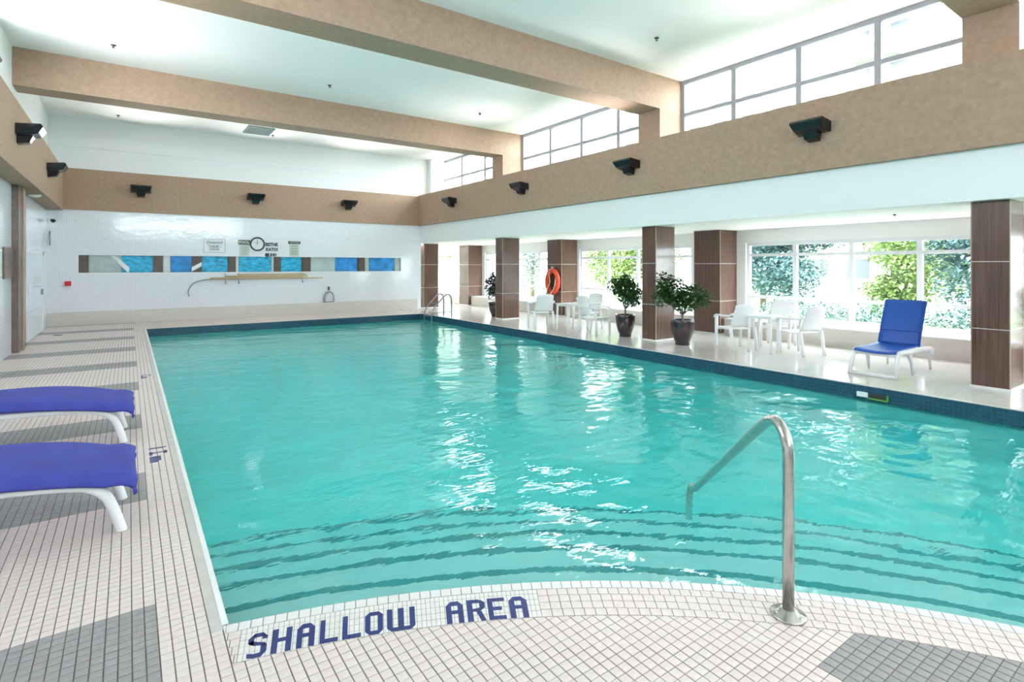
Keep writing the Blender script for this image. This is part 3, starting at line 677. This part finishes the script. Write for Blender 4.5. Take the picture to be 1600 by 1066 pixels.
# ---- loungers
def left_lounger(y0, label):
    t = empty('sun_lounger', (0,y0,0), 0, label, 'sun lounger', 'blue cushioned loungers on the left deck')
    def dz(x): return .155*(1-math.exp(min(0,x)/.35))-.035*min(1,-min(0,x)/.12)
    for y, nm in ((.02,'near'),(.56,'far')):
        p = bez([(-.035,y,.0),(-.055,y,.07),(-.085,y,.16),(-.12,y,.225),(-.19,y,.262),(-.30,y,.268),(-.7,y,.262),(-1.15,y,.245),(-1.35,y,.22),(-1.45,y,.12),(-1.5,y,0)],6)
        p = [Vector((v.x, v.y, v.z + dz(v.x)*min(1, v.z/.2))) for v in p]
        MB().tube(p, .026, 12, 1.15).build('frame_rail', M['plastic'], t)
    mb = MB()
    for k in range(7): mb.box(-.22-k*.13,-.14-k*.13,.03,.55,.262+dz(-.18-k*.13),.278+dz(-.18-k*.13))
    mb.build('slat', M['plastic'], t)
    # draped cushion: top sheet with rolled edges, thickness from profile
    Pn = []
    for i in range(30):
        u = i/29; x = .045 - u*1.15
        row = []
        for j in range(25):
            v = j/24; 
            prof = [(-.045,.292),(-.055,.305),(-.05,.33),(-.03,.362),(.02,.378),(.12,.387),(.3,.39),(.48,.387),(.60,.378),(.655,.35),(.665,.32),(.65,.295)]
            s_ = v*(len(prof)-1); a = min(int(s_), len(prof)-2); f = s_-a
            y = prof[a][0]*(1-f)+prof[a+1][0]*f; z = prof[a][1]*(1-f)+prof[a+1][1]*f
            e = max(0, 1-u*1.15/.10); z -= .034*e**2.2 + .008*math.sin(u*5+y*3)*(1-e); z += dz(x); xx = x + .010*math.sin(v*9) *e - .02*e*abs(v-.5)*2
            row.append((xx, y, z))
        Pn.append(row)
    fr = [[(.045 - .012*k - .0, y, z - .010*k - .008) for (x_, y, z) in Pn[0]] for k in (2,1)]
    mb = MB().sheet(fr + Pn)
    o = mb.build('cushion', M['blue_fabric'], t)
    s = o.modifiers.new('solid','SOLIDIFY'); s.thickness = .012; s.offset = -1
    # fill under the cushion
    cc = MB()
    for k in range(9): x0 = -.02-k*.12; cc.add([(x0-.12,0,.285+dz(x0-.12)),(x0,0,.285+dz(x0)),(x0,.6,.285+dz(x0)),(x0-.12,.6,.285+dz(x0-.12)),(x0-.12,0,.36+dz(x0-.12)),(x0,0,.36+dz(x0)),(x0,.6,.36+dz(x0)),(x0-.12,.6,.36+dz(x0-.12))],[(3,2,1,0),(4,5,6,7),(0,1,5,4),(1,2,6,5),(2,3,7,6),(3,0,4,7)])
    cc.build('cushion_core', M['blue_fabric'], t)
    # raised back towards the wall
    mb = MB(); a = R(32)
    mb.add([(-1.06,-.03,.41),(-1.06,.63,.41),(-1.06-.62*math.cos(a),.63,.41+.62*math.sin(a)),(-1.06-.62*math.cos(a),-.03,.41+.62*math.sin(a)),
            (-1.04,-.03,.50),(-1.04,.63,.50),(-1.14-.62*math.cos(a),.63,.50+.62*math.sin(a)),(-1.14-.62*math.cos(a),-.03,.50+.62*math.sin(a))],
           [(3,2,1,0),(4,5,6,7),(0,1,5,4),(1,2,6,5),(2,3,7,6),(3,0,4,7)])
    mb.build('backrest', M['blue_fabric'], t, .025)
    for y in (.02,.56): MB().tube([(-.035,y,.0),(-.036,y,.012)], .029, 12).build('foot_cap', M['cream_plastic'], t)
    return t
left_lounger(4.0, 'near blue cushioned lounger with white curved legs on the left deck')
left_lounger(6.0, 'far blue cushioned lounger with white curved legs, behind the nearer one on the left deck')

t = empty('sun_lounger', (8.82,3.36,0), 0, 'blue sling lounger with white plastic frame and raised back facing the pool', 'sun lounger')
wl2 = .28
for s_ in (-1,1):
    y = s_*wl2
    MB().tube([(-.02,y*1.06,.0),(.10,y,.30),(.14,y,.35)], .026, 8).build('leg', M['plastic'], t)
    MB().tube(bez([(.12,y,.345),(.5,y,.345),(.95,y,.34),(1.2,y*1.02,.33),(1.42,y*1.02,.30),(1.47,y*1.02,.22)],5), [.03]*26, 8, 1.25).build('side_rail', M['plastic'], t)
    for x0, x1 in ((.58,.66),(1.30,1.37)):
        MB().tube([(x0-.05,y,.31),(x0+.02,y*1.03,.18),(x1-.02,y*1.03,.0)], [.036,.026,.016], 8).build('leg', M['plastic'], t)
MB().tube([(-.02,-wl2*1.06,.026),(-.02,wl2*1.06,.026)], .022, 8, 1.3).build('front_bar', M['plastic'], t)
MB().tube([(.12,-wl2,.32),(.12,wl2,.32)], .026, 8, 1.3).build('cross_bar', M['plastic'], t)
Pn = [[(.06+.9*u, -.27+.54*v, .385-.02*math.cos((v-.5)*3)+.03*(u-.2)**2-.03*max(0,(.12-u)/.12)**2) for v in np.linspace(0,1,9)] for u in np.linspace(0,1,16)]
o = MB().sheet(Pn).build('seat_sling', M['blue_sling'], t); s = o.modifiers.new('solid','SOLIDIFY'); s.thickness = .012
Pn = [[(.94+.30*u**1.0 - .02*math.sin(u*3.1), -.265+.53*v, .385+.66*u) for v in np.linspace(0,1,9)] for u in np.linspace(0,1,16)]
o = MB().sheet(Pn).build('back_sling', M['blue_sling'], t); s = o.modifiers.new('solid','SOLIDIFY'); s.thickness = .014
for s_ in (-1,1): MB().tube([(.94,s_*.27,.37),(1.06,s_*.27,.66),(1.245,s_*.27,1.05)], .014, 8).build('back_frame', M['blue_sling'], t)
MB().tube([(1.245,-.27,1.05),(1.245,.27,1.05)], .014, 8).build('back_frame', M['blue_sling'], t)
for s_ in (-.2,.2): MB().tube([(1.12,s_,.72),(1.30,s_,.34)], .012, 6).build('back_support', M['plastic'], t)
MB().tube([(1.005,-.25,.60),(1.005,.25,.60)], .02, 8, .6).build('back_bar', M['blue_sling'], t)

# ---- white resin chairs and tables
def make_chair():
    t = empty('garden_chair', (0,0,0))
    Pn = [[(-.23+.46*v, -.22+.44*u, .42-.02*math.sin(u*3.1)) for v in np.linspace(0,1,5)] for u in np.linspace(0,1,6)]
    o = MB().sheet(Pn).build('seat', M['plastic'], t); s = o.modifiers.new('solid','SOLIDIFY'); s.thickness = .02
    MB().box(-.24,.24,-.24,-.21,.36,.42).build('apron', M['plastic'], t, .004)
    Pn = [[((-.25+.5*v)*(1-.12*u), .22+.14*u+.03*math.cos((v-.5)*3)-.0, .44+.42*u+.03*math.sin(v*3.14)*u) for v in np.linspace(0,1,9)] for u in np.linspace(0,1,8)]
    o = MB().sheet(Pn).build('backrest', M['plastic'], t); s = o.modifiers.new('solid','SOLIDIFY'); s.thickness = .018
    for s_ in (-1,1):
        MB().tube([(s_*.255,-.25,.0),(s_*.26,-.24,.30),(s_*.27,-.22,.62)], [.026,.032,.034], 8).build('leg', M['plastic'], t)
        MB().tube([(s_*.25,.30,.0),(s_*.25,.25,.30),(s_*.25,.22,.44)], [.026,.032,.032], 8).build('leg', M['plastic'], t)
        MB().tube(bez([(s_*.275,-.26,.60),(s_*.28,-.20,.645),(s_*.285,.0,.65),(s_*.27,.2,.66),(s_*.235,.30,.70)],4), .04, 8, .5).build('armrest', M['plastic'], t)
    return t
ch = make_chair()
def place(src, first, x, y, rz, label, cat, group):
    o = src if first else copy_tree(src)
    o.location = (x,y,0); o.rotation_euler = (0,0,rz); tag(o, label, cat, group); return o
cg = 'white plastic garden chairs'
place(ch, True, 9.62, 6.02, R(155), 'white plastic armchair nearest the wooden window column, left of its little table', 'chair', cg)
place(ch, False, 10.0, 4.98, R(165), 'white plastic armchair right of the near little table, by the large window', 'chair', cg)
place(ch, False, 10.62, 5.72, R(-75), 'white plastic armchair behind the near little table, against the window', 'chair', cg)
place(ch, False, 8.72, 10.95, R(160), 'white plastic armchair below the orange life ring, left of its table', 'chair', cg)
place(ch, False, 8.85, 9.12, R(10), 'white plastic armchair left of the smaller potted tree', 'chair', cg)
place(ch, False, 9.65, 10.2, R(-85), 'white plastic armchair behind the far white table', 'chair', cg)
def make_table():
    t = empty('side_table', (0,0,0))
    MB().box(-.23,.23,-.23,.23,.655,.685).build('tabletop', M['plastic'], t, .01)
    MB().box(-.20,.20,-.20,.20,.62,.655).build('apron', M['plastic'], t)
    for a in (-1,1):
        for b_ in (-1,1): MB().tube([(a*.205,b_*.205,0),(a*.19,b_*.19,.64)], [.022,.028], 8).build('leg', M['plastic'], t)
    return t
tb = make_table()
place(tb, True, 9.70, 5.48, R(5), 'small square white plastic table near the blue lounger', 'table', 'white plastic tables')
place(tb, False, 8.85, 10.02, R(0), 'small square white plastic table below the orange life ring', 'table', 'white plastic tables')

# ---- potted trees
def foliage(mb, c, r, n, ls, rs, shell=.35):
    for k in range(n):
        while True:
            p = Vector((rs.uniform(-1,1), rs.uniform(-1,1), rs.uniform(-1,1)))
            if shell < p.length < 1: break
        p = Vector((c[0]+p.x*r[0], c[1]+p.y*r[1], c[2]+p.z*r[2])); l = ls*rs.uniform(.6,1.25)
        m = Matrix.Rotation(rs.uniform(0,6.28),3,'Z') @ Matrix.Rotation(rs.uniform(-1.0,.7),3,'X')
        w = l*.34
        vs = [Vector((0,0,0)), Vector((w,l*.45,.12*l)), Vector((0,l,-.05*l)), Vector((-w,l*.45,.12*l))]
        mb.add([p + m @ v for v in vs], [(0,1,2),(0,2,3)])
def potted(x, y, pr, ph, clusters, stem, label, lm='leaf', n=900, ls=.085, seed=1):
    t = empty('potted_tree', (x,y,0), 0, label, 'potted plant', 'potted trees')
    rs = random.Random(seed)
    prof = [(pr*.60,.0),(pr*.62,.05*ph),(pr*.58,.10*ph),(pr*.66,.14*ph),(pr*.86,.42*ph),(pr*.98,.72*ph),(pr,.90*ph),(pr*1.0,.97*ph),(pr*.96,ph),(pr*.88,ph),(pr*.86,.92*ph)]
    MB().lathe(prof, n=28).build('pot', M['pot'], t)
    MB().lathe([(pr*.87,.90*ph),(pr*.5,.925*ph),(.01,.93*ph)], n=20, cap=False).build('soil', M['soil'], t)
    mb = MB()
    mb.tube(bez([(0,0,.88*ph),(.015,.01,ph+.08),(-.01,0,stem)],4), .02, 8)
    for c, r in clusters: mb.tube([(0,0,stem-.04), (c[0]*.9,c[1]*.9,c[2])], [.013,.006], 6)
    mb.build('trunk', M['bark'], t)
    mb = MB(); tot = sum(r[0]*r[1]*r[2] for _, r in clusters)
    for c, r in clusters: foliage(mb, c, r, int(n*r[0]*r[1]*r[2]/tot), ls, rs, .0)
    mb.build('foliage', M[lm], t, kind='stuff')
    return t
potted(9.24, 8.52, .225, .50, [((0,0,1.06),(.30,.28,.28)),((.15,-.1,.98),(.26,.24,.26)),((-.16,.1,1.16),(.22,.22,.22)),((.05,.05,1.25),(.2,.2,.18)),((.1,-.1,.78),(.18,.16,.12))], .66,
       'round leafy potted tree in a dark glazed pot, left of the pool edge column', n=1500, seed=3)
potted(9.22, 6.95, .24, .51, [((-.12,.18,1.10),(.32,.30,.30)),((.18,-.14,.98),(.34,.30,.27)),((-.22,.28,1.25),(.20,.18,.25)),((.0,0,.90),(.32,.3,.22)),((.36,-.26,.92),(.16,.16,.18)),((-.26,.34,.95),(.2,.2,.2))], .64,
       'largest leafy potted tree in a dark glazed pot, right of the pool edge column', n=2100, seed=5)
potted(9.52, 14.25, .24, .48, [((-.1,0,1.0),(.25,.25,.3)),((0,.1,1.2),(.2,.2,.25)),((-.1,0,.78),(.2,.2,.2))], .62,
       'dark leafed potted plant half hidden behind a far column', 'leaf_dark', n=420, ls=.14, seed=8)
potted(10.42, 1.9, .2, .45, [((0,0,1.12),(.26,.26,.28)),((.05,0,.9),(.2,.2,.2))], .6, 'potted plant peeking in behind the nearest column at the right picture edge', n=700, seed=11)
t = empty('red_board', (10.63,2.25,0), R(-12), 'tall narrow red board at the right picture edge behind a column', 'board')
MB().box(0,.7,0,.04,0,2.38).build('panel', M['redpanel'], t, .004)
MB().box(-.012,0,-.01,.05,0,2.4).build('edge_strip', M['tanstrip'], t)

# ---- life ring on the far window column
lr = empty('life_ring', (11.22,13.42,1.1), 0, 'orange red life ring with rope hanging on the far wooden column', 'life ring')
def ov(a, ry=.27, rz=.36): return (-.05, ry*math.cos(a), rz*math.sin(a))
MB().tube([ov(2*math.pi*k/32) for k in range(32)], .075, 12, 1.0, closed=True).build('ring', M['red'], lr)
MB().tube(bez([(-.10,-.2,.1),(-.16,-.24,-.1),(-.14,-.1,-.3),(-.15,.05,-.42),(-.13,.2,-.3),(-.12,.05,.0),(-.12,.1,.25),(-.06,.0,.46)],5), .014, 6).build('rope', M['rope'], lr)
MB().tube([(.03,0,.46),(-.07,0,.46),(-.08,0,.50)], .012, 6).build('hook', M['rope'], lr)
MB().tube(bez([(-.10,.1,-.3),(-.12,.22,-.4),(-.1,.1,-.5),(-.1,-.1,-.47)],5), .03, 8).build('rope_coil', M['leaf_dark'], lr)

# ---- back wall: clock, signs, poles, camera, alarm
YW = YB
t = empty('wall_clock', (3.33,YW,2.30), 0, 'round wall clock with a thick dark rim above the blue window strip', 'clock')
ring = [(.20*math.cos(2*math.pi*k/36), -.03, .20*math.sin(2*math.pi*k/36)) for k in range(36)]
MB().tube(ring, .024, 8, closed=True).build('rim', M['ink'], t)
f = MB(); f.add([(.19*math.cos(2*math.pi*k/36), -.025, .19*math.sin(2*math.pi*k/36)) for k in range(36)]+[(.19*math.cos(2*math.pi*k/36), 0, .19*math.sin(2*math.pi*k/36)) for k in range(36)],
    [tuple(range(36))]+[(k,36+k,36+(k+1)%36,(k+1)%36) for k in range(36)]); f.build('clock_face', M['paper_white'], t)
MB().box(-.006,.006,-.032,-.028,-.01,.12).build('minute_hand', M['ink'], t)
o = MB().box(-.006,.006,-.036,-.032,-.01,.08).build('hour_hand', M['ink'], t); o.rotation_euler = (0,R(-50),0)
def text(body, x, z, size, m, parent, y=-.012, al='CENTER', bold=0, mirror=False, sx_=1):
    c_ = bpy.data.curves.new('lettering', 'FONT'); c_.body = body; c_.size = size; c_.align_x = al; c_.align_y = 'CENTER'; c_.extrude = .002; c_.offset = bold; c_.resolution_u = 2
    tmp = bpy.data.objects.new('tmp', c_); me_ = bpy.data.meshes.new_from_object(tmp); bpy.data.objects.remove(tmp)
    o = link('lettering', me_, m, parent); o.rotation_euler = (R(90),0,0); o.location = (x,y,z); o.scale = (sx_,1,1)
    return o
t = empty('sign', (2.13,YW,2.22), 0, 'white rectangular sign in a thin dark outline, leftmost on the back wall', 'sign', 'signs on the back wall')
MB().box(-.285,.285,-.008,0,-.21,.21).build('plate', M['paper_white'], t)
fr = MB()
for q in ((-.29,.29,-.21,-.198),(-.29,.29,.198,.21),(-.29,-.276,-.21,.21),(.276,.29,-.21,.21)): fr.box(q[0],q[1],-.014,0,q[2],q[3])
fr.build('border', M['steel_dark'], t)
for k, (b_, z) in enumerate((('Oxtems/ll',.10),('"ndvdl -',-.02),('solule',-.10))): text(b_, -.0, z, .11, M['ink'], t)
t = empty('sign', (2.95,YW,2.17), 0, 'pale green notice with a dark lettered header, left of the clock', 'sign', 'signs on the back wall')
MB().box(-.13,.15,-.008,0,-.25,.1).build('sheet', M['paper'], t)
MB().box(-.17,.17,-.012,0,.10,.25).build('header', M['inkgreen'], t); text('POOL', 0, .175, .12, M['paper'], t, -.016, bold=.004)
for k in range(4): text('nmnuim', .01, .03-.07*k, .05, M['inkgreen'], t, -.012)
t = empty('sign', (3.76,YW,2.13), 0, 'three rows of bold black lettering right of the clock', 'sign', 'signs on the back wall')
for b_, z, s_ in (('BSTHK',.16,.15),('KATO!',.0,.14),('JLIHH',-.17,.13)): text(b_, .0, z, s_, M['ink'], t, -.004, bold=.008, sx_=.85)
MB().add([(-.16+.05*math.cos(k*.524), -.006, -.17+.06*math.sin(k*.524)) for k in range(12)], [tuple(range(12))]).build('dot', M['ink'], t)
t = empty('sign', (4.45,YW,2.17), 0, 'pale green notice with a black header, rightmost on the back wall', 'sign', 'signs on the back wall')
MB().box(-.15,.15,-.008,0,-.25,.16).build('sheet', M['paper'], t)
MB().box(-.19,.19,-.012,0,.16,.25).build('header', M['ink'], t); text('NOTICE', 0, .205, .08, M['paper'], t, -.016)
for k in range(4): text('mnuim', .0, .09-.085*k, .07, M['inkgreen'], t, -.012)
# reaching pole with a crook, and straight poles on hooks
t = empty('reaching_pole', (0,YW-.07,0), 0, 'long tan reaching pole with a bent blue grey crook at its left end', 'pole')
MB().tube([(1.95,0,1.20),(5.35,0,1.215)], .022, 8).build('pole', M['pole_wood'], t)
MB().tube(bez([(1.46,0,.70),(1.44,0,.84),(1.50,0,1.0),(1.65,0,1.13),(1.95,0,1.20)],6), .018, 8).build('crook', M['steel_dark'], t)
for x0, x1, z, r, lb in ((2.40,4.85,1.285,.028,'upper tan pole resting on the wall hooks'),(2.75,4.80,1.335,.02,'thin topmost pole under the blue window strip'),(2.0,4.7,1.24,.016,'slim tan pole between the other two poles')):
    yo = .115 if r < .018 else .065
    o = MB().tube([(x0,YW-yo,z),(x1,YW-yo,z+.01)], r, 8).build('pool_pole', M['pole_wood'], None); tag(o, lb, 'pole', 'poles on the back wall')
for x, lb in ((2.42,'leftmost dark hook carrying the pool poles'),(2.79,'second dark hook carrying the pool poles'),(4.70,'rightmost dark hook carrying the pool poles')):
    o = MB().tube(bez([(x,YW,1.37),(x,YW-.03,1.36),(x,YW-.03,1.2),(x,YW-.04,1.08),(x,YW-.10,1.06),(x,YW-.13,1.12)],4), .012, 6).build('wall_hook', M['steel_dark'], None); tag(o, lb, 'hook', 'pole hooks')
t = empty('net_loop', (5.56,YW-.04,0), 0, 'blue grey arched net frame hanging low on the back wall from a dark hook', 'net frame')
MB().tube(bez([(-.17,0,.38),(-.17,0,.55),(-.11,0,.68),(0,0,.72),(.12,0,.68),(.17,0,.55),(.17,0,.38)],6), .018, 8).tube([(-.17,0,.385),(.17,0,.385)], .012, 8).build('loop', M['steel_dark'], t)
MB().tube(bez([(-.13,-.02,.38),(-.12,-.02,.55),(-.05,-.02,.68),(0,-.02,.74)],6), .014, 8).build('inner_bar', M['steel_dark'], t)
MB().box(-.02,.02,-.03,.03,.78,.90).build('hook', M['ink'], t)
t = empty('security_camera', (-1.62,YW,2.80), 0, 'small dark camera on a short arm high at the back left corner', 'camera')
MB().tube([(-.05,0,.03),(-.05,-.12,.03),(.0,-.16,.02)], .014, 6).build('arm', M['steel_dark'], t)
MB().lathe([(.01,-.06),(.05,-.03),(.055,0),(.03,.03)], (0,-.16,0), 12).build('camera_body', M['blackmatte'], t)
o = MB().tube([(-1.70,YW-.02,2.15),(-1.70,YW-.02,2.52)], .014, 6).build('conduit', M['steel_dark'], None); tag(o, 'short grey conduit on the back wall below the camera', 'pipe')
t = empty('fire_alarm', (-1.33,YW,1.14), 0, 'small red alarm box on a white plate on the back wall', 'alarm')
MB().box(-.09,.09,-.012,0,-.11,.09).build('back_plate', M['plastic'], t); MB().box(-.07,.07,-.06,-.012,-.07,.06).build('body', M['alarm'], t, .015)
t = empty('ceiling_lamp', (-1.6,14.9,3.10), 0, 'small white oval lamp under the left beam by the brown post', 'lamp')
MB().lathe([(.10,0),(.11,-.02),(.09,-.05),(.03,-.065)], n=20).build('lamp_cover', M['cream_plastic'], t)
# skimmer opening with green rim at the right waterline
t = empty('skimmer', (PR-.007,3.06,-.12), 0, 'white and green skimmer fitting at the waterline of the right pool wall', 'skimmer')
MB().box(-.006,.0,-.17,.03,-.03,.03).build('opening', M['blackmatte'], t)
MB().box(-.03,0,-.18,.05,-.045,-.028).box(-.03,0,-.19,-.17,-.045,.035).build('rim', M['green'], t)
MB().box(-.03,0,.05,.18,-.03,.035).build('white_plate', M['plastic'], t, .006)

# ================================================================ OUTSIDE
o = MB().box(12.2,140,-80,120,-.6,-.45).build('ground', M['ground'], None); tag(o, kind='structure')
o = MB().box(14,30,-30,60,-.448,-.40).build('lawn', M['grass'], None); tag(o, 'green lawn outside the side windows', 'grass', kind='stuff')
def tree(x, y, h, r, m, label, seed, n=15000, trunk=True, ls=.15):
    t = empty('tree', (x,y,-.398), 0, label, 'tree', 'trees outside the windows'); rs = random.Random(seed)
    if trunk: MB().tube([(0,0,0),(.05,0,h*.5),(0,.1,h*.8)], [.14,.1,.05], 8).build('trunk', M['bark'], t)
    mb = MB()
    for k in range(9):
        a = rs.uniform(0,6.28); q = rs.uniform(.1,.75)*r; z = h*(.30+.62*rs.random())
        foliage(mb, (q*math.cos(a), q*math.sin(a), z), (r*.55,r*.55,h*.22), n//9, ls, rs, .2)
    mb.build('foliage', m, t, kind='stuff'); return t
tree(17.5, 3.4, 4.2, 1.9, M['tree1'], 'blue green bushy tree outside the window behind the blue lounger', 1)
tree(22.4, 7.2, 6.8, 2.4, M['tree2'], 'yellow green tree outside the middle lights of the near window', 2)
tree(18.0, 9.2, 4.0, 1.8, M['tree1'], 'blue green tree outside the left lights of the near window', 3)
tree(21.5, 1.4, 5.5, 2.2, M['tree1'], 'blue green tree outside behind the nearest column', 4)
tree(22.0, 12.5, 5.5, 2.4, M['tree3'], 'pale tree outside left of the near window', 5)
tree(19.0, 17.5, 5.0, 2.2, M['tree2'], 'pale yellow tree outside the window behind the small potted tree', 6)
tree(18.5, 24.0, 5.0, 2.2, M['tree3'], 'pale tree outside the window near the life ring', 7)
tree(18.0, 34.0, 5.5, 2.6, M['tree2'], 'yellow green tree outside the furthest side window', 8)
tree(18.6, 6.1, 3.0, 1.1, M['tree2'], 'small yellow green tree outside the middle of the near window', 9, 5500)
for i, (y0, y1) in enumerate(((1.5,5.0),(5.2,9.0),(9.4,14.5))):
    mb = MB(); rs = random.Random(20+i)
    foliage(mb, (15.3,(y0+y1)/2,.23), (.55,(y1-y0)/2,.62), 3500, .10, rs, .3)
    o = mb.build('hedge', M['tree1'], None); tag(o, ['low hedge outside behind the blue lounger','low hedge outside behind the near white chairs','low hedge outside between the two window bays'][i], 'hedge', 'hedges outside', 'stuff')
def building(x0, x1, y0, y1, h, label, nf, nw, bal=True, fh=2.9):
    t = empty('building', (x0,(y0+y1)/2,-.45), 0, label, 'building')
    w = (y1-y0)/2; MB().box(0,x1-x0,-w,w,0,h).build('wall', M['tower'], t)
    wm = MB().box(-.06,.02,-.8,.8,0,1.5); f = None
    for i in range(nf):
        for j in range(nw):
            yy = -w+(j+.5)*2*w/nw
            o = wm.build('window', M['towerwin'], t) if f is None else link('window', f.data, None, t)
            if f is None: f = o
            o.location = (0, yy, 1.1+i*fh)
        if bal:
            MB().box(-1.5,0,-w*.16,w*.16,i*fh+.0,i*fh+.2).box(-1.5,-1.4,-w*.16,w*.16,i*fh+.2,i*fh+1.1).build('balcony', M['balcony'], t)
    return t
building(46, 62, 8, 26, 52, 'tall pale apartment tower seen through the clerestory windows', 17, 6)
building(60, 75, 34, 60, 30, 'pale distant block seen through the far clerestory windows', 10, 7)
building(34, 44, -2, 7, 5.5, 'low pale house outside beyond the trees', 2, 3, False)
